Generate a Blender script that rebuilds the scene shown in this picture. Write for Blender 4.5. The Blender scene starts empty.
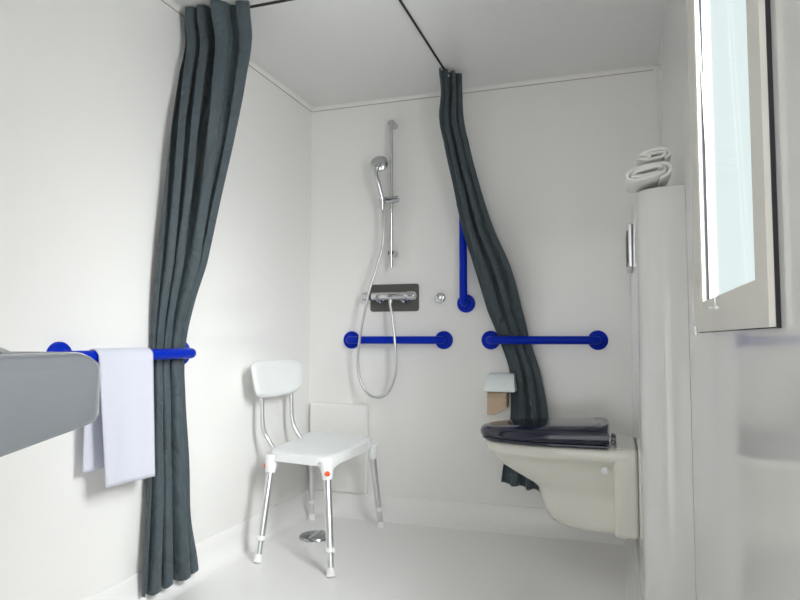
import bpy, bmesh, math, random
from mathutils import Vector, Matrix
R = math.radians
PI = math.pi
random.seed(4)
scene = bpy.context.scene
COL = scene.collection

# ------------------------------------------------------------------ materials
def mat(name, color, rough=0.5, metal=0.0, spec=0.5, bump=None, coat=0.0, noise=None):
    m = bpy.data.materials.new(name)
    m.use_nodes = True
    nt = m.node_tree
    b = nt.nodes['Principled BSDF']
    b.inputs['Base Color'].default_value = (*color, 1)
    b.inputs['Roughness'].default_value = rough
    b.inputs['Metallic'].default_value = metal
    b.inputs['Specular IOR Level'].default_value = spec
    b.inputs['Coat Weight'].default_value = coat
    tc = nt.nodes.new('ShaderNodeTexCoord')
    if noise:
        sc, amt = noise
        n = nt.nodes.new('ShaderNodeTexNoise'); n.inputs['Scale'].default_value = sc
        n.inputs['Detail'].default_value = 3
        mx = nt.nodes.new('ShaderNodeMix'); mx.data_type = 'RGBA'
        mx.inputs[6].default_value = (*[c * (1 - amt) for c in color], 1)
        mx.inputs[7].default_value = (*[min(1, c * (1 + amt)) for c in color], 1)
        nt.links.new(tc.outputs['Object'], n.inputs['Vector'])
        nt.links.new(n.outputs['Fac'], mx.inputs[0])
        nt.links.new(mx.outputs[2], b.inputs['Base Color'])
    if bump:
        sc, st, dist = bump
        n = nt.nodes.new('ShaderNodeTexNoise'); n.inputs['Scale'].default_value = sc
        n.inputs['Detail'].default_value = 2
        bp = nt.nodes.new('ShaderNodeBump'); bp.inputs['Strength'].default_value = st
        bp.inputs['Distance'].default_value = dist
        nt.links.new(tc.outputs['Object'], n.inputs['Vector'])
        nt.links.new(n.outputs['Fac'], bp.inputs['Height'])
        nt.links.new(bp.outputs['Normal'], b.inputs['Normal'])
    return m

M = {
 'wall':    mat('glossy_white_wall', (0.84, 0.83, 0.81), 0.13, spec=0.5, bump=(1.6, 0.25, 0.01), noise=(2.0, 0.01)),
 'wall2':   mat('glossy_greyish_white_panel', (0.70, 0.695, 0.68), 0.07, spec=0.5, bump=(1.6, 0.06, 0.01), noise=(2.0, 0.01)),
 'ceiling': mat('white_ceiling_panel', (0.74, 0.74, 0.73), 0.35, bump=(1.2, 0.2, 0.01)),
 'floor':   mat('white_floor_gel', (0.87, 0.86, 0.85), 0.22, bump=(3, 0.15, 0.006)),
 'trim':    mat('white_trim', (0.82, 0.81, 0.79), 0.4),
 'joint':   mat('joint_brown', (0.30, 0.26, 0.20), 0.7),
 'ivory':   mat('window_sash_ivory', (0.72, 0.70, 0.64), 0.35),
 'gasket':  mat('black_rubber', (0.012, 0.012, 0.018), 0.6),
 'blue':    mat('blue_nylon', (0.000, 0.022, 0.42), 0.35, spec=0.12),
 'chrome':  mat('chrome', (0.62, 0.63, 0.64), 0.10, metal=1),
 'satin':   mat('satin_aluminium', (0.74, 0.75, 0.76), 0.32, metal=1),
 'dark_chrome':   mat('chrome_dark_reflections', (0.42, 0.44, 0.46), 0.2, metal=1),  # drain chrome, its dark reflections put into the base colour
 'hose':    mat('metal_hose', (0.62, 0.62, 0.62), 0.32, metal=0.85),
 'plate':   mat('dark_grey_plate', (0.10, 0.10, 0.09), 0.35),
 'plastic': mat('white_plastic', (0.86, 0.88, 0.875), 0.4),
 'rubber':  mat('white_rubber', (0.86, 0.86, 0.84), 0.6),
 'orange':  mat('orange_plastic', (0.85, 0.10, 0.015), 0.4),
 'ceramic': mat('cream_ceramic', (0.72, 0.705, 0.63), 0.1, spec=0.5, coat=0.3),
 'navy':    mat('dark_navy_seat', (0.010, 0.012, 0.032), 0.13, spec=0.6),
 'black':   mat('black_plastic', (0.02, 0.02, 0.02), 0.5),
 'kraft':   mat('kraft_paper', (0.55, 0.42, 0.30), 0.9, noise=(60, 0.06)),
 'basin':   mat('grey_basin', (0.24, 0.26, 0.28), 0.16, spec=0.5, coat=0.2),
 'bowl':    mat('basin_inside', (0.36, 0.38, 0.385), 0.16, spec=0.5),
 'towel':   mat('white_terry', (0.66, 0.67, 0.76), 0.95, bump=(900, 0.5, 0.002)),
 'towel2':  mat('cream_terry', (0.80, 0.79, 0.765), 0.95, bump=(700, 0.7, 0.003)),
 'leaf':    mat('pale_plastic', (0.87, 0.93, 0.92), 0.25),
 'cord':    mat('white_cord', (0.85, 0.86, 0.86), 0.6),
}
# curtain: woven cloth with faint crease variation
def curtain_mat():
    m = mat('slate_curtain_cloth', (0.056, 0.077, 0.088), 0.6, spec=0.35)
    nt = m.node_tree; b = nt.nodes['Principled BSDF']
    b.inputs['Sheen Weight'].default_value = 0.15
    tc = nt.nodes.new('ShaderNodeTexCoord')
    n = nt.nodes.new('ShaderNodeTexNoise'); n.inputs['Scale'].default_value = 9
    n.inputs['Detail'].default_value = 5; n.inputs['Distortion'].default_value = 1.2
    bp = nt.nodes.new('ShaderNodeBump'); bp.inputs['Strength'].default_value = 0.7; bp.inputs['Distance'].default_value = 0.03
    nt.links.new(tc.outputs['Object'], n.inputs['Vector'])
    nt.links.new(n.outputs['Fac'], bp.inputs['Height'])
    nt.links.new(bp.outputs['Normal'], b.inputs['Normal'])
    return m
M['curtain'] = curtain_mat()
def glass_mat():
    m = bpy.data.materials.new('frosted_glass'); m.use_nodes = True
    nt = m.node_tree; nt.nodes.clear()
    out = nt.nodes.new('ShaderNodeOutputMaterial')
    tr = nt.nodes.new('ShaderNodeBsdfTransparent'); tr.inputs[0].default_value = (0.98, 0.99, 0.99, 1)
    tl = nt.nodes.new('ShaderNodeBsdfTranslucent'); tl.inputs[0].default_value = (0.88, 0.95, 0.95, 1)
    gl = nt.nodes.new('ShaderNodeBsdfGlossy'); gl.inputs['Roughness'].default_value = 0.05
    m1 = nt.nodes.new('ShaderNodeMixShader'); m1.inputs[0].default_value = 0.0
    m2 = nt.nodes.new('ShaderNodeMixShader')
    nt.links.new(tr.outputs[0], m1.inputs[1]); nt.links.new(tl.outputs[0], m1.inputs[2])
    m2.inputs[0].default_value = 0.05; nt.links.new(m1.outputs[0], m2.inputs[1]); nt.links.new(gl.outputs[0], m2.inputs[2])
    nt.links.new(m2.outputs[0], out.inputs[0])
    return m
M['glass'] = glass_mat()

# ------------------------------------------------------------------ helpers
def link(name, bm, m, parent=None, smooth=True, bevel=0.0, seg=3, subsurf=0, angle=40, solid=0.0, loc=None):
    me = bpy.data.meshes.new(name)
    bmesh.ops.recalc_face_normals(bm, faces=bm.faces[:])
    bm.to_mesh(me); bm.free()
    o = bpy.data.objects.new(name, me)
    COL.objects.link(o)
    me.materials.append(M[m])
    if loc is not None: o.location = loc
    if parent: o.parent = parent
    if smooth:
        for p in me.polygons: p.use_smooth = True
    if solid:
        md = o.modifiers.new('s', 'SOLIDIFY'); md.thickness = solid; md.offset = 0
    if bevel:
        md = o.modifiers.new('b', 'BEVEL'); md.width = bevel; md.segments = seg
        md.limit_method = 'ANGLE'; md.angle_limit = R(35); md.harden_normals = True
    if subsurf:
        md = o.modifiers.new('u', 'SUBSURF'); md.levels = subsurf; md.render_levels = subsurf
    if smooth and not bevel and not subsurf:
        bm2 = bmesh.new(); bm2.from_mesh(me)
        for e in bm2.edges:
            if len(e.link_faces) == 2 and e.calc_face_angle(0) > R(angle): e.smooth = False
        bm2.to_mesh(me); bm2.free()
    return o

def tag(o, label, cat, group=None):
    o['label'] = label; o['category'] = cat
    if group: o['group'] = group
    return o

def thing(name, label, cat, loc=(0, 0, 0), group=None, rot=(0, 0, 0)):
    o = bpy.data.objects.new(name, None); COL.objects.link(o)
    o.location = loc; o.rotation_euler = rot
    return tag(o, label, cat, group)

def struct(o):
    o['kind'] = 'structure'; return o

def box(bm, x0, x1, y0, y1, z0, z1):
    v = [bm.verts.new((x, y, z)) for x in (x0, x1) for y in (y0, y1) for z in (z0, z1)]
    for f in ((0, 1, 3, 2), (4, 6, 7, 5), (0, 4, 5, 1), (2, 3, 7, 6), (0, 2, 6, 4), (1, 5, 7, 3)):
        bm.faces.new([v[i] for i in f])

def boxes(*bs):
    bm = bmesh.new()
    for b in bs: box(bm, *b)
    return bm

def smooth_path(pts, n=8):
    pts = [Vector(p) for p in pts]
    out = []
    for i in range(len(pts) - 1):
        p0 = pts[max(i - 1, 0)]; p1 = pts[i]; p2 = pts[i + 1]; p3 = pts[min(i + 2, len(pts) - 1)]
        for k in range(n):
            t = k / n
            out.append(0.5 * ((2 * p1) + (-p0 + p2) * t + (2 * p0 - 5 * p1 + 4 * p2 - p3) * t * t + (-p0 + 3 * p1 - 3 * p2 + p3) * t ** 3))
    out.append(pts[-1])
    return out

def tube(bm, pts, rad, n=16, cap=True):
    """sweep a circle along points; rad is a number or a list"""
    pts = [Vector(p) for p in pts]
    rads = rad if isinstance(rad, (list, tuple)) else [rad] * len(pts)
    T = []
    for i in range(len(pts)):
        a = pts[max(i - 1, 0)]; b = pts[min(i + 1, len(pts) - 1)]
        T.append((b - a).normalized())
    up = Vector((0, 0, 1)) if abs(T[0].z) < 0.9 else Vector((1, 0, 0))
    N = (up - T[0] * up.dot(T[0])).normalized()
    rings = []
    for i, p in enumerate(pts):
        N = (N - T[i] * N.dot(T[i])).normalized()
        B = T[i].cross(N)
        rings.append([bm.verts.new(p + (N * math.cos(2 * PI * k / n) + B * math.sin(2 * PI * k / n)) * rads[i]) for k in range(n)])
    for a, b in zip(rings, rings[1:]):
        for k in range(n):
            bm.faces.new((a[k], a[(k + 1) % n], b[(k + 1) % n], b[k]))
    if cap:
        bm.faces.new(rings[0]); bm.faces.new(rings[-1])
    return bm

def lathe(bm, prof, origin, axis, n=40):
    """prof: list of (r, h) along axis"""
    axis = Vector(axis).normalized(); origin = Vector(origin)
    up = Vector((0, 0, 1)) if abs(axis.z) < 0.9 else Vector((1, 0, 0))
    N = (up - axis * up.dot(axis)).normalized(); B = axis.cross(N)
    rings = []
    for r, h in prof:
        if r < 1e-6: rings.append([bm.verts.new(origin + axis * h)])
        else: rings.append([bm.verts.new(origin + axis * h + (N * math.cos(2 * PI * k / n) + B * math.sin(2 * PI * k / n)) * r) for k in range(n)])
    for a, b in zip(rings, rings[1:]):
        if len(a) == 1 and len(b) == 1: continue
        for k in range(n):
            k2 = (k + 1) % n
            if len(a) == 1: bm.faces.new((a[0], b[k], b[k2]))
            elif len(b) == 1: bm.faces.new((a[k], a[k2], b[0]))
            else: bm.faces.new((a[k], a[k2], b[k2], b[k]))
    if len(rings[0]) > 1: bm.faces.new(rings[0])
    if len(rings[-1]) > 1: bm.faces.new(rings[-1])
    return bm

def loft(bm, rings, closed=True, cap=True):
    vr = [[bm.verts.new(p) for p in r] for r in rings]
    n = len(vr[0])
    for a, b in zip(vr, vr[1:]):
        for k in range(n if closed else n - 1):
            bm.faces.new((a[k], a[(k + 1) % n], b[(k + 1) % n], b[k]))
    if cap: bm.faces.new(vr[0]); bm.faces.new(vr[-1])
    return vr

def prism(bm, poly, axis, a, b):
    """extrude 2-D poly along axis ('x','y','z') from a to b"""
    def P(u, v, w):
        return {'x': (w, u, v), 'y': (u, w, v), 'z': (u, v, w)}[axis]
    loft(bm, [[P(u, v, a) for u, v in poly], [P(u, v, b) for u, v in poly]])
    return bm

# ------------------------------------------------------------------ room
W, YF, H, T = 1.778, -4.0, 2.19, 0.06
o = struct(link('floor', boxes((-T, W + .02, YF - T, T, -0.08, 0)), 'floor', smooth=False))
o = struct(link('ceiling', boxes((-T, W + T, YF - T, T, H, H + 0.05)), 'ceiling', smooth=False))
o = struct(link('wall_back', boxes((-T, W + T, 0, T, 0, H)), 'wall', smooth=False))
o = struct(link('wall_left', boxes((-T, 0, YF - T, 0, 0, H)), 'wall', smooth=False))
WY0, WY1, WZ0, WZ1 = -2.135, -1.525, .994, 1.985      # window opening
o = struct(link('wall_right', boxes((W, W + .02, YF - T, WY0, 0, H), (W, W + .02, WY1, 0, 0, H),
          (W, W + .02, WY0, WY1, 0, WZ0), (W, W + .02, WY0, WY1, WZ1, H)), 'wall2', smooth=False))
DX0, DX1, DZ = 0.80, 1.70, 2.02                    # doorway behind the camera
o = struct(link('wall_front', boxes((0, DX0, YF - T, YF, 0, H), (DX1, W, YF - T, YF, 0, H), (DX0, DX1, YF - T, YF, DZ, H)), 'wall', smooth=False))
dl = struct(link('door_2', boxes((DX0 + .03, DX0 + .065, YF + .02, YF + .84, .005, DZ - .03)), 'trim', smooth=False))
# door frame behind the camera
o = struct(link('door_1', boxes((DX0 - .03, DX0 + .03, YF - T - .01, YF + .015, 0, DZ + .03), (DX1 - .03, DX1 + .03, YF - T - .01, YF + .015, 0, DZ + .03),
          (DX0 + .03, DX1 - .03, YF - T - .01, YF + .015, DZ - .03, DZ + .03)), 'ivory', smooth=False, bevel=.004))

# small concave moulding strips where walls meet the ceiling, each over a thin brown joint
def cove_poly(s=0.018, n=6):
    p = [(0, 0), (s, 0)]
    for k in range(1, n):
        a = PI / 2 * k / n
        p.append((s - s * math.sin(a), -s + s * math.cos(a)))
    p.append((0, -s)); return p
def strip(name, axis, a, b, base, flip):
    bm = bmesh.new()
    poly = [(base + flip * u, H + v) for u, v in cove_poly()]
    prism(bm, poly, axis, a, b)
    t = struct(link(name, bm, 'trim'))
    bm = bmesh.new()
    q = [(base, H - .0200), (base + flip * .0022, H - .0200), (base + flip * .0022, H - .0178), (base, H - .0178)]
    prism(bm, q, axis, a, b)
    link('joint_line', bm, 'joint', t, smooth=False)
    return t
strip('trim_1', 'x', 0.0, W - 0.012, 0.0, -1)
strip('trim_2', 'y', YF, 0.0, 0.0, 1)

# coved upstand of the moulded shower floor
def upstand_poly(h=0.115, foot=0.07, n=8):
    p = [(0, 0), (0, h), (.004, h - .001), (.007, h - .008), (.012, h - .035)]
    r = foot - .012
    for k in range(1, n + 1):
        a = PI / 2 * k / n
        p.append((.012 + r - r * math.cos(a), (h - .035) * (1 - math.sin(a)) + .0))
    return p
bm = bmesh.new(); prism(bm, [(-u, v) for u, v in upstand_poly()], 'x', 0.0, 1.64)
struct(link('baseboard_back', bm, 'floor', angle=50))
bm = bmesh.new(); prism(bm, [(u, v) for u, v in upstand_poly()], 'y', YF, 0.0)
struct(link('baseboard_left', bm, 'floor', angle=50))

# ------------------------------------------------------------------ cistern casing in the right corner
BX, BY, BZ = 1.642, -1.10, 1.378
def casing_outline(off=0.0, r=0.09, n=12):
    p = [(W - .0005, -.0005), (BX - off, -.0005)]
    x0 = BX - off; y0 = BY - off
    rr = r + off
    for k in range(n + 1):
        a = PI / 2 * k / n
        p.append((x0 + rr - rr * math.cos(a), y0 + rr - rr * math.sin(a)))
    p.append((W - .0005, y0))
    return p
bm = bmesh.new()
loft(bm, [[(x, y, z) for x, y in casing_outline(off)] for z, off in
          ((0, .055), (.012, .045), (.04, .028), (.08, .016), (.125, .012), (.13, .010), (.1305, 0.0), (BZ - .008, 0.0), (BZ - .002, -.002), (BZ, -.008))])
o = link('cistern_casing', bm, 'wall2', angle=30)
tag(o, 'tall white boxed-in casing with rounded corner behind the toilet, against the right wall', 'casing')

# flush plate on the casing, above the toilet
t = thing('flush_plate', 'square grey flush plate on the casing side above the toilet', 'flush plate', (BX, -.40, 1.28))
bm = boxes((-.016, -.0002, -.13, .13, -.085, .085)); link('frame', bm, 'satin', t, bevel=.005)
for s in (-1, 1):
    bm = boxes((-.021, -.0165, min(s*.008, s*.105), max(s*.008, s*.105), -.062, .062)); link('button', bm, 'plate', t, bevel=.002)

# ------------------------------------------------------------------ window in the right wall
SX = 1.764
w = struct(thing('window_1', '', 'x')); 
for k in ('label', 'category'): del w[k]
SY0, SY1, SZ0, SZ1 = -2.214, -1.385, 0.935, 2.06
GY0, GY1, GZ0, GZ1 = -2.135, -1.525, .994, 1.985
bm = boxes((SX, W - .0005, SY0, GY0, SZ0, SZ1), (SX, W - .0005, GY1, SY1, SZ0, SZ1), (SX, W - .0005, GY0, GY1, SZ0, GZ0), (SX, W - .0005, GY0, GY1, GZ1, SZ1))
link('sash', bm, 'ivory', w, smooth=False)
def ring4(x0, x1, a, b):   # rectangular ring between insets a and b of the glazed opening
    return boxes((x0, x1, GY0 + a, GY0 + b, GZ0 + a, GZ1 - a), (x0, x1, GY1 - b, GY1 - a, GZ0 + a, GZ1 - a), (x0, x1, GY0 + b, GY1 - b, GZ0 + a, GZ0 + b), (x0, x1, GY0 + b, GY1 - b, GZ1 - b, GZ1 - a))
link('glazing_bead', ring4(SX + .002, W + .020, 0, .010), 'ivory', w, smooth=False)
link('gasket', ring4(W - .003, W + .002, .010, .0125), 'gasket', w, smooth=False)
bm = boxes((W + .002, W + .006, GY0 + .0101, GY1 - .0101, GZ0 + .0101, GZ1 - .0101)); link('pane', bm, 'glass', w, smooth=False)
bm = boxes((W - .006, W - .0002, SY0 - .0016, SY0, SZ0 - .002, SZ1), (W - .006, W - .0002, SY0, SY1, SZ0 - .0015, SZ0)); link('seal', bm, 'gasket', w, smooth=False)
bm = boxes((SX - .006, SX, -1.428, -1.42, .925, .95), (SX - .012, SX - .006, -1.45, -1.42, .936, .940)); link('latch', bm, 'satin', w, bevel=.0015)
# blind cord with its little pull
t = thing('blind_cord', 'thin white blind cord hanging down the window with a small pull bar', 'cord', (SX - .012, -1.83, .975))
link('cord', tube(bmesh.new(), [(0, 0, 0), (0, 0.10, .5), (.0, .17, 1.0)], .0011, 8), 'cord', t)
link('pull', tube(bmesh.new(), [(-.004, -.055, .0), (-.004, .0, .0), (-.002, .055, .004)], .003, 10), 'cord', t)

# ------------------------------------------------------------------ raised panel low in the shower corner
t = thing('inspection_panel', 'low white raised panel on the back wall in the corner behind the shower chair', 'panel', (0, 0, 0))
bm = boxes((.014, .345, -.030, -.0001, .118, .576)); link('panel_cover', bm, 'wall', t, bevel=.012, seg=4)

# ------------------------------------------------------------------ curtain rail
RY, RR = -1.075, .10
pts = [(0.0, RY), (.83 - RR, RY)]
for k in range(1, 9):
    a = PI / 2 * k / 8
    pts.append((.83 - RR + RR * math.sin(a), RY + RR - RR * math.cos(a)))
pts += [(.83, -.4), (.83, -.03)]
rl = []
for i, (x, y) in enumerate(pts):
    a = pts[max(i-1, 0)]; b = pts[min(i+1, len(pts)-1)]
    d = Vector((b[0]-a[0], b[1]-a[1])).normalized(); n = Vector((-d.y, d.x)) * .0032
    rl.append([(x + n.x, y + n.y, H - .0001), (x - n.x, y - n.y, H - .0001), (x - n.x, y - n.y, H - .004), (x + n.x, y + n.y, H - .008)])
bm = bmesh.new(); loft(bm, rl)
tag(link('curtain_rail', bm, 'black', smooth=False), 'thin dark L-shaped shower curtain rail running across the ceiling', 'curtain rail')

# ------------------------------------------------------------------ curtains
def curtain(name, secs, folds, label, seed, NU=150, NV=150, under=None):
    """secs: list of (z, A(x,y), B(x,y), amp, loop)"""
    rnd = random.Random(seed)
    ph = [rnd.uniform(0, 6.28) for _ in range(8)]
    fr = [rnd.uniform(.75, 1.3) for _ in range(folds + 2)]
    # warped phase so that folds have unequal widths
    tot = sum(fr[:folds]); cum = [0]
    for f in fr[:folds]: cum.append(cum[-1] + f / tot)
    def phase(s, v):
        s2 = s + .06 * math.sin(4.1 * v + ph[0]) * math.sin(PI * s)
        s2 = min(max(s2, 0), 1)
        for i in range(folds):
            if s2 <= cum[i + 1] or i == folds - 1:
                return 2 * PI * (i + (s2 - cum[i]) / (cum[i + 1] - cum[i]))
    secs = sorted(secs, key=lambda q: -q[0])
    zs = [q[0] for q in secs]
    def at(z):
        # Catmull-Rom over sections
        for i in range(len(zs) - 1):
            if z >= zs[i + 1] or i == len(zs) - 2:
                t = (zs[i] - z) / (zs[i] - zs[i + 1])
                def flat(q): return [q[1][0], q[1][1], q[2][0], q[2][1], q[3], q[4], q[5] if len(q) > 5 else 0]
                p0, p1, p2, p3 = (flat(secs[max(i-1, 0)]), flat(secs[i]), flat(secs[i+1]), flat(secs[min(i+2, len(secs)-1)]))
                t = min(max(t, 0), 1)
                return [0.5 * (2*b + (-a + c) * t + (2*a - 5*b + 4*c - d) * t*t + (-a + 3*b - 3*c + d) * t**3) for a, b, c, d in zip(p0, p1, p2, p3)]
    bm = bmesh.new(); grid = []
    for j in range(NV + 1):
        z = zs[0] + (zs[-1] - zs[0]) * j / NV
        ax, ay, bx, by, amp, loop, drop = at(z)
        A = Vector((ax, ay)); B = Vector((bx, by)); D = (B - A); Dn = D.normalized(); N = Vector((-Dn.y, Dn.x))
        row = []
        for i in range(NU + 1):
            s = i / NU
            th = phase(s, j / NV)
            k = int(th / (2 * PI)); am = amp * (.8 + .4 * math.sin(k * 2.4 + ph[1]))
            vv = j / NV
            w = math.sin(th + .5 * math.sin(3 * vv + ph[2])) + .30 * math.sin(2 * th + ph[3] + 4 * vv) * (.6 + .4 * math.sin(5 * vv + ph[5]))
            w = math.tanh(1.25 * w) * 1.05
            p = A + D * s + N * (w * am) + Dn * (-loop * math.sin(2 * th))
            p += N * (.10 * amp * math.sin(23 * s - 14 * z + ph[4]) * math.sin(PI * s))
            row.append(bm.verts.new((p.x, p.y, z + drop * s + .004 * math.sin(th + 1))))
        grid.append(row)
    for j in range(NV):
        for i in range(NU):
            bm.faces.new((grid[j][i], grid[j][i+1], grid[j+1][i+1], grid[j+1][i]))
    return bm

# left curtain: bunched along the cross rail, tucked behind the blue bar on the left wall
secsL = [
 (2.186, (.016, -1.135), (.285, -1.115), .048, .008),
 (2.14, (.010, -1.13), (.288, -1.11), .046, .008),
 (2.05, (.014, -1.125), (.290, -1.095), .042, .007),
 (1.92, (.028, -1.17), (.270, -1.09), .040, .007),
 (1.70, (.042, -1.225), (.225, -1.09), .038, .006),
 (1.45, (.045, -1.255), (.143, -1.07), .032, .006),
 (1.20, (.045, -1.28), (.090, -1.08), .026, .006),
 (1.02, (.034, -1.285), (.045, -1.10), .018, .006),
 (.87, (.022, -1.28), (.022, -1.105), .011, .006),
 (.72, (.030, -1.29), (.030, -1.115), .018, .006),
 (.45, (.040, -1.30), (.040, -1.10), .024, .006),
 (.25, (.044, -1.31), (.044, -1.09), .026, .007),
 (.045, (.046, -1.325), (.052, -1.045), .026, .008, .0),
]
t = thing('shower_curtain', 'dark slate curtain tucked behind the blue bar on the left wall', 'curtain', (0, 0, 0), 'shower curtains')
link('cloth', curtain('c', secsL, 4, '', 3), 'curtain', t, solid=.0016, angle=180)
for x in (.05, .12, .18, .23):
    link('hook', tube(bmesh.new(), [(x, -1.05, H - .006), (x, -1.05, H - .035)], .004, 8), 'trim', t)

# right curtain: bunched at the back wall, pulled aside behind the blue bar over the toilet
secsR = [
 (2.186, (.818, -.30), (.895, -.205), .024, .005),
 (2.08, (.818, -.27), (.895, -.20), .022, .006),
 (1.97, (.803, -.255), (.900, -.195), .022, .006),
 (1.86, (.818, -.235), (.920, -.18), .022, .006),
 (1.65, (.852, -.19), (.965, -.14), .024, .006),
 (1.45, (.885, -.16), (1.025, -.12), .026, .006),
 (1.25, (.935, -.115), (1.105, -.09), .025, .006),
 (1.05, (.985, -.065), (1.150, -.055), .014, .006),
 (.91, (1.035, -.027), (1.180, -.027), .009, .006),
 (.76, (1.085, -.040), (1.228, -.040), .014, .006),
 (.55, (1.09, -.050), (1.265, -.050), .018, .006),
 (.40, (1.07, -.060), (1.262, -.060), .018, .006),
 (.235, (1.045, -.066), (1.25, -.066), .018, .002, -.03),
]
t = thing('shower_curtain', 'dark slate curtain pulled aside behind the blue bar above the toilet', 'curtain', (0, 0, 0), 'shower curtains')
link('cloth', curtain('c', secsR, 3, '', 8), 'curtain', t, solid=.0016, angle=180)
for y in (-.27, -.23, -.18):
    link('hook', tube(bmesh.new(), [(.83, y, H - .006), (.85, y, H - .035)], .004, 8), 'trim', t)

# ------------------------------------------------------------------ grab bars
def grab_bar(a, b, n, label, stand=.064, r=.0193):
    """a, b flange centres on the wall; n wall normal"""
    a = Vector(a); b = Vector(b); n = Vector(n)
    t = thing('grab_bar', label, 'grab bar', a, 'blue grab bars')
    d = (b - a).normalized(); L = (b - a).length; rr = .035
    P = [Vector((0, 0, 0)) + n * .006]
    P.append(n * (stand - rr))
    for k in range(1, 9):
        q = PI / 2 * k / 8
        P.append(n * (stand - rr + rr * math.sin(q)) + d * (rr - rr * math.cos(q)))
    for k in range(0, 9):
        q = PI / 2 * k / 8
        P.append(d * (L - rr + rr * math.sin(q)) + n * (stand - rr + rr * math.cos(q)))
    P.append(d * L + n * .006)
    link('tube', tube(bmesh.new(), P, r, 24), 'blue', t)
    for s in (0, L):
        f = lathe(bmesh.new(), [(.046, .0002), (.046, .008), (.043, .013), (.034, .016), (.025, .018), (.0205, .024)], d * s, n)
        link('flange', f, 'blue', t)
        c = lathe(bmesh.new(), [(.0200, stand - rr - .004), (.0215, stand - rr), (.0200, stand - rr + .004)], d * s, n, 24)
        link('collar', c, 'blue', t)
    return t
LB = [
 ((.247, 0, .911), (.750, 0, .911), (0, -1, 0), 'blue grab bar under the shower mixer on the back wall'),
 ((.989, 0, .911), (1.494, 0, .911), (0, -1, 0), 'blue grab bar on the back wall above the toilet, across the curtain'),
 ((.866, 0, 1.094), (.866, 0, 1.60), (0, -1, 0), 'upright blue grab bar on the back wall beside the curtain'),
 ((0, -1.095, .864), (0, -1.665, .864), (1, 0, 0), 'blue bar on the left wall with the white towel over it'),
]
for l in LB: 
    t = grab_bar(*l)

# ------------------------------------------------------------------ shower slide rail, hand shower, mixer
t = thing('shower_slide_rail', 'chrome vertical shower slide rail on the back wall', 'shower rail', (.487, -.058, 1.283))
link('rail', tube(bmesh.new(), [(0, 0, 0), (0, 0, .765)], .0095, 20), 'chrome', t)
for z in (.075, .755):
    bm = tube(bmesh.new(), [(0, .0578, z + .012 * 0), (0, .03, z), (0, -.004, z)], [.0185, .017, .0175], 24)
    link('bracket', bm, 'chrome', t, bevel=.002)
bm = tube(bmesh.new(), [(-.058, -.006, .35), (-.056, -.006, .35), (.040, -.006, .35), (.042, -.006, .35)], [.015, .0175, .0175, .015], 24)
sl = link('slider', bm, 'chrome', t)
link('lever', tube(bmesh.new(), [(.033, -.006, .36), (.036, -.01, .375), (.037, -.014, .398)], [.004, .003, .0025], 10), 'chrome', sl)

hs = thing('hand_shower', 'chrome hand shower with round head in the slider of the rail', 'hand shower', (.447, -.075, 1.625))
hp = smooth_path([(.0, -.006, -.045), (.0, -.008, 0), (-.008, -.016, .05), (-.016, -.034, .10), (-.019, -.052, .135), (-.010, -.060, .16), (.0, -.050, .178), (.002, -.036, .19)], 6)
rr = [.0088 + .0035 * math.sin(PI * min(1, i / (len(hp) - 1) * 1.2)) for i in range(len(hp))]
link('handle', tube(bmesh.new(), hp, rr, 18), 'chrome', hs)
ax = Vector((-.22, .93, -.28)).normalized()
hc = (-.004, -.040, .192)
hd = lathe(bmesh.new(), [(.0, -.010), (.018, -.009), (.036, -.003), (.044, .004), (.045, .012), (.042, .015), (.0, .015)], hc, ax, 36)
hdo = link('shower_head', hd, 'chrome', hs)
link('spray_face', lathe(bmesh.new(), [(.031, .0151), (.031, .0165), (.0, .0165)], hc, ax, 36), 'satin', hdo)

hose = smooth_path([(.449, -.082, 1.585), (.452, -.088, 1.50), (.452, -.09, 1.40), (.425, -.105, 1.28), (.393, -.125, 1.16), (.362, -.125, 1.03), (.338, -.115, .92), (.324, -.105, .81),
     (.335, -.10, .71), (.375, -.10, .64), (.427, -.10, .622), (.48, -.10, .645), (.517, -.10, .72), (.528, -.10, .80), (.520, -.10, .92), (.503, -.09, 1.03), (.489, -.082, 1.098)], 8)
tag(link('shower_hose', tube(bmesh.new(), hose, .0068, 12), 'hose'), 'flexible metal shower hose looping down from mixer to hand shower', 'hose')

t = thing('mixer_backplate', 'dark grey rectangular plate on the wall behind the shower mixer', 'wall plate', (.486, -.0001, 1.13))
pl = []
for cx, cz, a0 in ((.119, .057, 0), (-.119, .057, 90), (-.119, -.057, 180), (.119, -.057, 270)):
    pl += [(cx + .014 * math.cos(R(a0 + 15 * k)), cz + .014 * math.sin(R(a0 + 15 * k))) for k in range(7)]
bm = bmesh.new(); prism(bm, pl, 'y', -.006, 0)
link('plate', bm, 'plate', t, smooth=False)
t = thing('thermostatic_mixer', 'chrome thermostatic shower mixer bar in front of the dark plate', 'mixer', (.48, -.07, 1.135))
link('mixer_body', tube(bmesh.new(), [(-.10, 0, 0), (-.095, 0, 0), (.090, 0, 0), (.096, 0, 0)], [.016, .0195, .0195, .017], 28), 'chrome', t)
def knob(sgn, x):
    s = sgn
    return tube(bmesh.new(), [(x, 0, 0), (x + s*.003, 0, 0), (x + s*.03, 0, 0), (x + s*.042, 0, 0), (x + s*.047, 0, 0)], [.019, .0225, .0225, .0195, .010], 28)
k1 = link('knob', knob(-1, -.1005), 'chrome', t); k2 = link('knob', knob(1, .0965), 'chrome', t)
link('knob_ring', tube(bmesh.new(), [(-.1005, 0, 0), (-.096, 0, 0)], .0215, 28), 'black', k1)
for x in (-.066, .064):
    link('inlet', lathe(bmesh.new(), [(.027, .0635), (.027, .050), (.019, .042), (.016, .005)], (x, 0, -.004), (0, 1, 0), 28), 'chrome', t)
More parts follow.
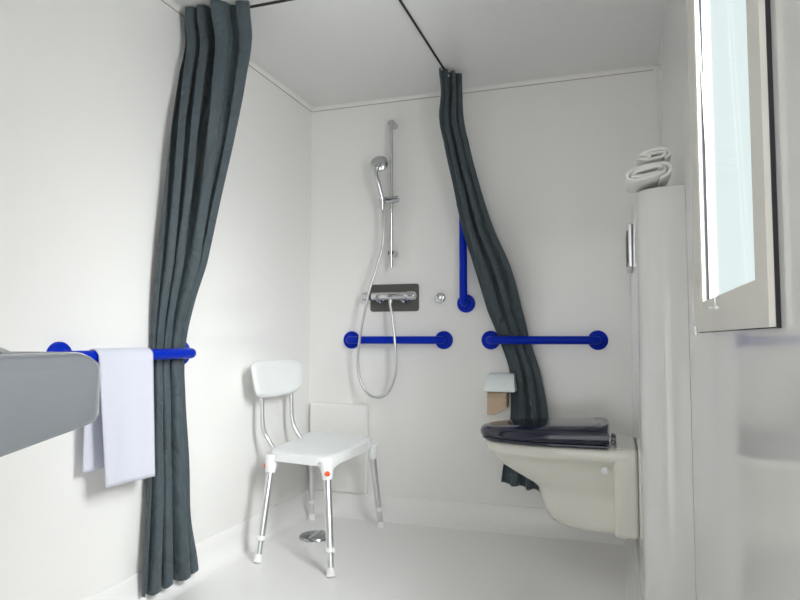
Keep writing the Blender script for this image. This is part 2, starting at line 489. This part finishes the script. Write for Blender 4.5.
link('outlet', tube(bmesh.new(), [(.009, -.0, -.017), (.009, -.004, -.03), (.009, -.006, -.044)], [.011, .0105, .0085], 20), 'satin', t)

t = thing('wall_hook', 'small round chrome knob on the wall right of the mixer', 'hook', (.732, -.0001, 1.124))
link('rosette', lathe(bmesh.new(), [(.026, 0), (.026, .006), (.022, .010), (.012, .012)], (0, 0, 0), (0, -1, 0), 32), 'chrome', t)
link('peg', lathe(bmesh.new(), [(.010, .012), (.009, .028), (.015, .032), (.015, .040), (.011, .042), (0, .042)], (0, 0, 0), (0, -1, 0), 28), 'chrome', t)

# ------------------------------------------------------------------ toilet roll holder
t = thing('toilet_roll_holder', 'white toilet roll holder with curved lid left of the curtain', 'toilet roll holder', (1.047, -.0001, .655))
link('backplate', boxes((-.065, .065, -.012, 0, -.095, .065)), 'plastic', t, bevel=.005)
prof = [(-.0125, .088), (-.03, .097), (-.055, .095), (-.082, .084), (-.104, .062), (-.117, .036), (-.121, .012)]
bm = bmesh.new()
for x0, x1 in ((-.075, .075),):
    pl = [(y, z) for y, z in prof] + [(-.0125, .012)]
    prism(bm, pl, 'x', x0, x1)
    for v in bm.verts: v.co.x *= 1 - .17 * max(0, (v.co.z - .012) / .085) ** 2
link('lid', bm, 'leaf', t, bevel=.006, seg=3)
link('spindle', boxes((-.062, .062, -.09, -.012, .004, .012)), 'black', t, bevel=.002)
tr = thing('toilet_roll', 'brown kraft toilet paper roll with loose end hanging from the white holder', 'toilet paper', (1.033, -.062, .632))
bm = lathe(bmesh.new(), [(.018, -.046), (.043, -.046), (.043, .046), (.018, .046)], (0, 0, 0), (1, 0, 0), 36)
link('roll', bm, 'kraft', tr)
bm = bmesh.new(); rows = []
for j in range(13):
    v = j / 12; row = []
    for i in range(9):
        u = i / 8
        L = .085 - .03 * max(0, u - .35) / .65
        z = .0 - v * L
        y = -.0445 + .006 * math.sin(PI * v) - .012 * v * v * (u > .6) * (u - .6)
        row.append(bm.verts.new((-.046 + .092 * u, y, z + .01)))
    rows.append(row)
for a, b in zip(rows, rows[1:]):
    for i in range(8): bm.faces.new((a[i], a[i+1], b[i+1], b[i]))
link('paper_end', bm, 'kraft', tr, solid=.0006, angle=180)

# ------------------------------------------------------------------ toilet
CY = -.455
t = thing('toilet', 'cream wall-hung toilet with dark navy closed lid', 'toilet', (BX - .0003, CY, 0))
L = .615         # length from casing to the front tip
def D(xf, xb, hw, z, n=40, p=2.2, fr=.62):
    """D-shaped outline: round front at -xf, straight back at -xb"""
    out = []
    cx = -xf + (xf - xb) * fr
    for k in range(n + 1):
        a = -PI / 2 + PI * k / n
        ca, sa = math.cos(a), math.sin(a)
        out.append((cx - (xf + cx) * (abs(ca) ** (2 / p)), hw * (1 if sa > 0 else -1) * abs(sa) ** (2 / p), z))
    out = out[::1]
    out += [(-xb, hw, z), (-xb, -hw, z)]
    return out
bm = bmesh.new()
secs = [(.508, .578, .03, .172), (.500, .590, .03, .180), (.470, .588, .03, .178), (.458, .578, .03, .175), (.450, .572, .03, .160), (.410, .525, .03, .155), (.368, .450, .03, .140), (.342, .400, .03, .130),
        (.325, .378, .03, .124), (.29, .370, .03, .124), (.25, .358, .03, .126), (.22, .342, .03, .128), (.202, .324, .03, .128), (.192, .300, .03, .124), (.189, .27, .03, .115)]
loft(bm, [D(xf, xb, hw, z) for z, xf, xb, hw in secs])
link('bowl', bm, 'ceramic', t, angle=55)
# rim platform carrying the hinges + back plate against the casing
bm = boxes((-.085, 0, -.178, .178, .188, .515))
link('back_plate', bm, 'ceramic', t, bevel=.014, seg=4)
link('mounting_bolt', lathe(bmesh.new(), [(.014, 0), (.014, .004), (.008, .01), (0, .011)], (-.115, -.1745, .43), (0, -1, 0), 20), 'plastic', t)
# seat and lid
bm = bmesh.new()
loft(bm, [D(.603, .105, .184, .510), D(.606, .103, .187, .513), D(.606, .103, .187, .520), D(.602, .105, .184, .523)])
link('seat', bm, 'navy', t, angle=50)
bm = bmesh.new()
def lid_ring(dx, z, dzb):
    r = D(.612 - dx, .100 + dx, .191 - dx, z)
    return [(x, y, zz + dzb * ((x + .61) / .5)) for x, y, zz in r]
loft(bm, [lid_ring(.004, .524, 0), lid_ring(0, .527, .001), lid_ring(-.001, .540, .006), lid_ring(.002, .550, .013), lid_ring(.010, .558, .022), lid_ring(.030, .562, .027), lid_ring(.07, .564, .029), lid_ring(.13, .565, .030)])
link('lid', bm, 'navy', t, angle=60)
for s in (-1, 1):
    link('hinge', tube(bmesh.new(), [(-.085, s*.075 - .02, .524), (-.085, s*.075 + .02, .524)], .0095, 18), 'navy', t, bevel=.002)

# ------------------------------------------------------------------ shower chair
OX, OY = .30, -.47
t = thing('shower_chair', 'white plastic shower chair with backrest and aluminium legs', 'chair', (OX, OY, 0))
NL, NR, FR, FL = (.125, -.670), (.462, -.735), (.462, -.205), (.070, -.120)
def bil(u, v):   # u: left->right (0..1), v: near->far
    a = Vector(NL).lerp(Vector(NR), u); b = Vector(FL).lerp(Vector(FR), u)
    return a.lerp(b, v) - Vector((OX, OY))
N = 36
def sq(u, v, p=7):
    # squircle map so that the seat plate has rounded corners
    a, b = 2 * u - 1, 2 * v - 1
    m = max(abs(a), abs(b), 1e-6)
    r = (abs(a) ** p + abs(b) ** p) ** (1 / p)
    k = m / r if r > 0 else 1
    return (a * k + 1) / 2, (b * k + 1) / 2
bm = bmesh.new()
def seat_grid(zf, inset):
    g = []
    for j in range(N + 1):
        row = []
        for i in range(N + 1):
            u, v = sq(i / N, j / N)
            u2 = .5 + (u - .5) * (1 - inset); v2 = .5 + (v - .5) * (1 - inset)
            p = bil(u2, v2); row.append(bm.verts.new((p.x, p.y, zf(i / N, j / N))))
        g.append(row)
    return g
def ztop(u, v):
    a, b = abs(2 * u - 1), abs(2 * v - 1)
    e = max(a, b)
    dish = .016 * (1 - a ** 3) * (1 - b ** 3)
    rl = .010 * max(0, (e - .9) / .1) ** 2
    return .436 - dish - rl + .014 * v
def zskirt(u, v):
    a, b = abs(2 * u - 1), abs(2 * v - 1)
    # lower edge of the skirt: shallow arch, deep at the corners
    c = min(a, b)
    return .394 - .034 * max(0, (c - .60) / .40) ** 1.8
top = seat_grid(ztop, 0.0); bot = seat_grid(lambda u, v: ztop(u, v) - .012, .03)
for g, fl in ((top, 1), (bot, -1)):
    for j in range(N):
        for i in range(N):
            q = (g[j][i], g[j][i+1], g[j+1][i+1], g[j+1][i]); bm.faces.new(q if fl > 0 else q[::-1])
per = [(i, 0) for i in range(N)] + [(N, j) for j in range(N)] + [(i, N) for i in range(N, 0, -1)] + [(0, j) for j in range(N, 0, -1)]
sk_o, sk_i = [], []
for i, j in per:
    u, v = sq(i / N, j / N); z = zskirt(i / N, j / N)
    p = bil(.5 + (u - .5) * 1.004, .5 + (v - .5) * 1.004); sk_o.append(bm.verts.new((p.x, p.y, z)))
    p = bil(.5 + (u - .5) * .975, .5 + (v - .5) * .975); sk_i.append(bm.verts.new((p.x, p.y, z)))
n = len(per)
for k in range(n):
    k2 = (k + 1) % n; a, b = per[k], per[k2]
    bm.faces.new((top[a[1]][a[0]], top[b[1]][b[0]], sk_o[k2], sk_o[k]))
    bm.faces.new((sk_o[k], sk_o[k2], sk_i[k2], sk_i[k]))
    bm.faces.new((sk_i[k], sk_i[k2], bot[b[1]][b[0]], bot[a[1]][a[0]]))
link('seat', bm, 'plastic', t, angle=60)
feet = {'NL': (.161, -.785), 'NR': (.514, -.835), 'FR': (.469, -.154), 'FL': (.087, -.135)}
cor = {'NL': (.150, -.655), 'NR': (.436, -.712), 'FR': (.446, -.225), 'FL': (.097, -.175)}
for k in ('NL', 'NR', 'FR', 'FL'):
    c = Vector((*cor[k], .405)) - Vector((OX, OY, 0)); f = Vector((*feet[k], 0)) - Vector((OX, OY, 0))
    d = (f - c)
    P = lambda s: c + d * s
    cen = Vector((sum(q[0] for q in cor.values())/4 - OX, sum(q[1] for q in cor.values())/4 - OY, 0))
    lg = link('leg', tube(bmesh.new(), [P(.10), P(.775)], .0155, 20), 'satin', t)
    so = link('leg_socket', tube(bmesh.new(), [P(-.015), P(.05), P(.145), P(.155)], [.033, .027, .0215, .0195], 22), 'plastic', t, angle=60)
    link('lower_tube', tube(bmesh.new(), [P(.77), P(.955)], .0130, 18), 'satin', lg)
    link('leg_collar', tube(bmesh.new(), [P(.755), P(.76), P(.795), P(.80)], [.0170, .0185, .0185, .0165], 18), 'rubber', lg)
    link('rubber_foot', tube(bmesh.new(), [P(.925), P(.94), P(.975), P(.998)], [.0155, .017, .0175, .0195], 20), 'rubber', lg)
    # orange push button faces outward along the near/far direction
    dirn = Vector((0, -1, 0)) if k in ('NR', 'NL') else Vector((0, 1, 0))
    if k == 'NL': dirn = Vector((-.93, -.36, 0))
    if k == 'NR': dirn = Vector((.45, -.9, 0))
    base = P(.085) + dirn.normalized() * .0235
    link('button', lathe(bmesh.new(), [(.011, 0), (.011, .003), (.008, .005), (0, .0055)], base, dirn, 24), 'orange', so)
# back tubes
def loc(x, y, z): return Vector((x - OX, y - OY, z))
for (y0, y1, yb) in ((-.60, -.61, -.62), (-.33, -.335, -.33)):
    pts = smooth_path([loc(.155, y0, .395), loc(.130, y0, .425), loc(.092, y0, .475), loc(.074, y1, .53), loc(.068, y1, .64), loc(.062, yb, .76)], 7)
    link('back_tube', tube(bmesh.new(), pts, .0105, 18), 'satin', t)
# backrest: curved plastic plate along the left side
bm = bmesh.new(); NB = 30; MB = 16
def back(i, j, side):
    u = i / NB; v = j / MB
    a, b = sq(u, v, 6)
    y0 = -.735 + .035 * (1 - b); y1 = -.250 - .035 * (1 - b)
    y = y0 + (y1 - y0) * a
    z = .664 + (.812 - .664) * b + .010 * (1 - (2 * a - 1) ** 2) * (b - .3) 
    z -= .012 * (1 - (2 * a - 1) ** 2) * (1 - b)
    x = .066 - .012 * b + .030 * (2 * a - 1) ** 2
    e = max(abs(2 * u - 1), abs(2 * v - 1))
    th = .0145 * (1 - max(0, (e - .8) / .2) ** 2 * .75)
    return loc(x + side * th, y, z)
gf = [[bm.verts.new(back(i, j, 1)) for i in range(NB + 1)] for j in range(MB + 1)]
gb = [[bm.verts.new(back(i, j, -1)) for i in range(NB + 1)] for j in range(MB + 1)]
for j in range(MB):
    for i in range(NB):
        bm.faces.new((gf[j][i], gf[j][i+1], gf[j+1][i+1], gf[j+1][i])); bm.faces.new((gb[j+1][i], gb[j+1][i+1], gb[j][i+1], gb[j][i]))
per = [(i, 0) for i in range(NB)] + [(NB, j) for j in range(MB)] + [(i, MB) for i in range(NB, 0, -1)] + [(0, j) for j in range(MB, 0, -1)]
for k in range(len(per)):
    a, b = per[k], per[(k + 1) % len(per)]
    bm.faces.new((gf[a[1]][a[0]], gf[b[1]][b[0]], gb[b[1]][b[0]], gb[a[1]][a[0]]))
link('backrest', bm, 'plastic', t, angle=70)

# ------------------------------------------------------------------ floor drain
t = thing('floor_drain', 'round chrome shower drain cover on the white floor under the chair', 'drain', (.237, -.40, 0))
link('drain_cover', lathe(bmesh.new(), [(.074, .0001), (.076, .004), (.073, .010), (.055, .0125), (0, .0135)], (0, 0, 0), (0, 0, 1), 44), 'dark_chrome', t)
bm = boxes((-.006, .006, -.066, .066, .0125, .0165)); link('handle_rib', bm, 'satin', t, bevel=.0015)

# ------------------------------------------------------------------ basin on the left wall (near the camera)
ZR = .893
def basin_ring(inset, z, chx=.065, y0=-2.12, y1=-2.80, xf=.625, taper=0):
    x1 = xf - inset; a = y0 - inset; b = y1 + inset; r = chx - inset * .4
    pts = [(0.0005, a)]
    def arc(cx, cy, a0, a1, n=8):
        return [(cx + r * math.cos(a0 + (a1 - a0) * k / n), cy + r * math.sin(a0 + (a1 - a0) * k / n)) for k in range(n + 1)]
    pts += arc(x1 - r, a - r, PI / 2, 0)
    pts += [(x1, (a - r) + (b - a + 2 * r) * k / 12) for k in range(1, 12)]
    pts += arc(x1 - r, b + r, 0, -PI / 2)
    pts += [(0.0005, b)]
    return [(x, y, z) for x, y in pts]
t = thing('washbasin', 'grey wall-mounted washbasin at the left edge, in the foreground', 'washbasin', (0, 0, 0))
bm = bmesh.new()
def innerring(inset, z):
    pts = basin_ring(inset, z)
    return [(max(x, .12), y, z) for x, y, z in pts]
def under(r, f):   # underside falls towards the middle of the front
    return [(x, y, z - f * max(0, 1 - abs(y + 2.45) / .35)) for x, y, z in r]
rings = [under(basin_ring(.06, ZR - 0.130), .05), under(basin_ring(.014, ZR - .128), .055), under(basin_ring(.004, ZR - .124), .055), under(basin_ring(.0, ZR - .116), .055), basin_ring(.0, ZR - .030), basin_ring(.004, ZR - .021), basin_ring(.014, ZR - .010), basin_ring(.026, ZR - .002), basin_ring(.034, ZR),
         innerring(.038, ZR), innerring(.046, ZR - .005), innerring(.058, ZR - .02), innerring(.075, ZR - .07), innerring(.13, ZR - .095)]
loft(bm, rings)
link('basin', bm, 'basin', t, angle=50)
link('drain', lathe(bmesh.new(), [(.03, 0), (.03, .003), (.0, .004)], (.33, -2.405, ZR - .0948), (0, 0, 1), 28), 'chrome', t)
bm = bmesh.new(); prism(bm, [(.02, ZR - .02), (.02, ZR + .022), (.28, ZR + .018), (.335, ZR + .010), (.375, ZR - .002)], 'y', -2.17, -2.135)
link('raised_shelf', bm, 'basin', t, bevel=.004)

# ------------------------------------------------------------------ towel over the left bar
def towel():
    """sheet folded over the bar: front layer, saddle, back layer"""
    bm = bmesh.new(); zb = .864; R0 = .0225; xb = .066
    path = []   # (x, z, layer param)
    Lf, Lb = .405, .35
    nf = 26
    for k in range(nf): path.append(('f', 1 - k / nf))
    for k in range(13): path.append(('s', k / 12))
    for k in range(1, nf + 1): path.append(('b', k / nf))
    rows = []
    W0, W1 = -1.362, -1.60
    NW = 22
    for kind, q in path:
        row = []
        for i in range(NW + 1):
            w = i / NW
            wob = math.sin(w * 7.5 + .6) * .5 + math.sin(w * 15 + 2) * .3
            if kind == 'f':
                x = xb + R0 + .003 + .006 * q + wob * .006 * q; z = zb - Lf * q * (1 - .02 * w); y = W0 + (W1 - W0) * w + (.012 * q if w < .5 else 0) + .035 * q * w
            elif kind == 's':
                a = PI * q
                x = xb + (R0 + .003 * math.cos(a)) * math.cos(a); z = zb + R0 * math.sin(a); y = W0 + (W1 - W0) * w
            else:
                x = xb - R0 + .002 - .004 * q + wob * .004 * q; z = zb - Lb * q * (1 - .0 * w); y = W0 + (W1 - W0) * w + (.0) * q * w
            row.append(bm.verts.new((x, y, z)))
        rows.append(row)
    for a, b in zip(rows, rows[1:]):
        for i in range(NW): bm.faces.new((a[i], a[i+1], b[i+1], b[i]))
    return bm
tag(link('towel', towel(), 'towel', solid=.005, angle=180), 'white towel draped over the blue bar on the left wall, beside the grey basin', 'towel')

# ------------------------------------------------------------------ rolled towels on the casing
def rolled(cx, cz, w, h, y0, y1, turns, th, tilt, seed, start=0.0):
    """flattened spiral strip extruded along Y"""
    rnd = random.Random(seed)
    n = int(46 * turns); mid = []
    c = (w - h) / 2
    for k in range(n + 1):
        a = 2 * PI * turns * k / n + start
        r = (h / 2 - th / 2) * (1 - .88 * k / n)
        cc = c * (1 - .25 * k / n)
        x = cc * math.copysign(abs(math.cos(a)) ** .55, math.cos(a)) + r * math.cos(a); z = r * math.sin(a) - .12 * h * (x / w) ** 2
        mid.append(Vector((x * math.cos(tilt) - z * math.sin(tilt), x * math.sin(tilt) + z * math.cos(tilt))))
    bm = bmesh.new(); rings = []
    NY = 14
    for j in range(NY + 1):
        v = j / NY; y = y0 + (y1 - y0) * v
        e = 0
        outer, inner = [], []
        for k, p in enumerate(mid):
            a = mid[max(k-1, 0)]; b = mid[min(k+1, n)]
            d = (b - a).normalized(); nn = Vector((-d.y, d.x))
            t2 = th / 2 * (.75 if j in (0, NY) else 1)
            yy = y + .006 * math.sin(k * .35 + seed) * (1 if j < 2 else 0)
            outer.append((cx + p.x + nn.x * t2, yy, cz + p.y + nn.y * t2)); inner.append((cx + p.x - nn.x * t2, yy, cz + p.y - nn.y * t2))
        rings.append(outer + inner[::-1])
    vr = [[bm.verts.new(p) for p in r] for r in rings]
    m = len(vr[0])
    for a, b in zip(vr, vr[1:]):
        for k in range(m): bm.faces.new((a[k], a[(k+1) % m], b[(k+1) % m], b[k]))
    for r in (vr[0], vr[-1]):
        h2 = m // 2
        for k in range(h2 - 1): bm.faces.new((r[k], r[k+1], r[m-2-k], r[m-1-k]))
    return bm
tag(link('rolled_towel', rolled(1.672, BZ + .036, .146, .062, -1.14, -.97, 2.3, .0120, R(10), 1, R(-70)), 'towel2', angle=60), 'lower of the two rolled white towels on top of the casing', 'towel', 'rolled towels')
tag(link('rolled_towel', rolled(1.690, BZ + .089, .108, .046, -1.13, -.98, 1.9, .0110, R(7), 5, R(-60)), 'towel2', angle=60), 'smaller rolled white towel lying on top of the other rolled towel', 'towel', 'rolled towels')

SKY = 43.0
FILL = 1.3
# ------------------------------------------------------------------ light: sky through window and doorway
world = bpy.data.worlds.new('sky'); scene.world = world; world.use_nodes = True
nt = world.node_tree; bg = nt.nodes['Background']
tcw = nt.nodes.new('ShaderNodeTexCoord'); sep = nt.nodes.new('ShaderNodeSeparateXYZ')
mr = nt.nodes.new('ShaderNodeMapRange'); mr.interpolation_type = 'SMOOTHSTEP'
mr.inputs['From Min'].default_value = .38; mr.inputs['From Max'].default_value = .75
mr.inputs['To Min'].default_value = 1.0; mr.inputs['To Max'].default_value = SKY
mxw = nt.nodes.new('ShaderNodeMix'); mxw.data_type = 'RGBA'
mxw.inputs[6].default_value = (.85, .96, .96, 1); mxw.inputs[7].default_value = (.975, .99, 1, 1)
mr2 = nt.nodes.new('ShaderNodeMapRange'); mr2.inputs['From Min'].default_value = .38; mr2.inputs['From Max'].default_value = .75
nt.links.new(tcw.outputs['Generated'], sep.inputs[0]); nt.links.new(sep.outputs[0], mr.inputs[0]); nt.links.new(sep.outputs[0], mr2.inputs[0])
mr3 = nt.nodes.new('ShaderNodeMapRange'); mr3.inputs['From Min'].default_value = -.2; mr3.inputs['From Max'].default_value = -.6
mr3.inputs['To Min'].default_value = 0.0; mr3.inputs['To Max'].default_value = FILL
ad = nt.nodes.new('ShaderNodeMath'); ad.operation = 'ADD'
mr.inputs['To Min'].default_value = 0.0
mz = nt.nodes.new('ShaderNodeMapRange'); mz.interpolation_type = 'SMOOTHSTEP'
mz.inputs['From Min'].default_value = -.15; mz.inputs['From Max'].default_value = .5
mz.inputs['To Min'].default_value = .22; mz.inputs['To Max'].default_value = 1.0
ml = nt.nodes.new('ShaderNodeMath'); ml.operation = 'MULTIPLY_ADD'; ml.inputs[2].default_value = 1.0
my = nt.nodes.new('ShaderNodeMapRange'); my.interpolation_type = 'SMOOTHSTEP'
my.inputs['From Min'].default_value = .15; my.inputs['From Max'].default_value = -.55
my.inputs['To Min'].default_value = .28; my.inputs['To Max'].default_value = 1.0
mm = nt.nodes.new('ShaderNodeMath'); mm.operation = 'MULTIPLY'
nt.links.new(sep.outputs[1], my.inputs[0]); nt.links.new(my.outputs[0], mm.inputs[0]); nt.links.new(mz.outputs[0], mm.inputs[1])
nt.links.new(sep.outputs[2], mz.inputs[0]); nt.links.new(mm.outputs[0], ml.inputs[0]); nt.links.new(mr.outputs[0], ml.inputs[1])
nt.links.new(sep.outputs[1], mr3.inputs[0]); nt.links.new(mr3.outputs[0], ad.inputs[0]); nt.links.new(ml.outputs[0], ad.inputs[1])
mr4 = nt.nodes.new('ShaderNodeMapRange'); mr4.inputs['From Min'].default_value = .1; mr4.inputs['From Max'].default_value = -.3
mx4 = nt.nodes.new('ShaderNodeMath'); mx4.operation = 'MAXIMUM'
nt.links.new(sep.outputs[1], mr4.inputs[0]); nt.links.new(mr4.outputs[0], mx4.inputs[0]); nt.links.new(mr2.outputs[0], mx4.inputs[1])
nt.links.new(mx4.outputs[0], mxw.inputs[0]); nt.links.new(mxw.outputs[2], bg.inputs[0]); nt.links.new(ad.outputs[0], bg.inputs[1])
def portal(name, loc, rot, sx, sy):
    l = bpy.data.lights.new(name, 'AREA'); l.shape = 'RECTANGLE'; l.size = sx; l.size_y = sy
    l.cycles.is_portal = True
    o = bpy.data.objects.new(name, l); COL.objects.link(o); o.location = loc; o.rotation_euler = rot
portal('door_portal', ((DX0 + DX1) / 2, YF - T - .02, DZ / 2), (R(-90) + PI, 0, 0), DX1 - DX0, DZ)
portal('window_portal', (W + .03, (WY0 + WY1) / 2, (WZ0 + WZ1) / 2), (0, R(90), 0), WZ1 - WZ0, WY1 - WY0)

# ------------------------------------------------------------------ camera
cam = bpy.data.cameras.new('camera'); co = bpy.data.objects.new('camera', cam); COL.objects.link(co)
cam.sensor_width = 36; cam.lens = 644 / 800 * 36; cam.clip_start = .02
co.location = (1.574, -3.164, .92); co.rotation_euler = (R(90 + 3.4), 0, R(18.5))
scene.camera = co
scene.view_settings.view_transform = 'Standard'; scene.view_settings.look = 'None'
scene.view_settings.gamma = 1; scene.view_settings.exposure = 0.0
scene.view_settings.use_curve_mapping = False
scene.cycles.use_denoising = True
scene.cycles.max_bounces = 14; scene.cycles.diffuse_bounces = 8; scene.cycles.glossy_bounces = 6
scene.cycles.caustics_reflective = False
scene.cycles.sample_clamp_indirect = 6
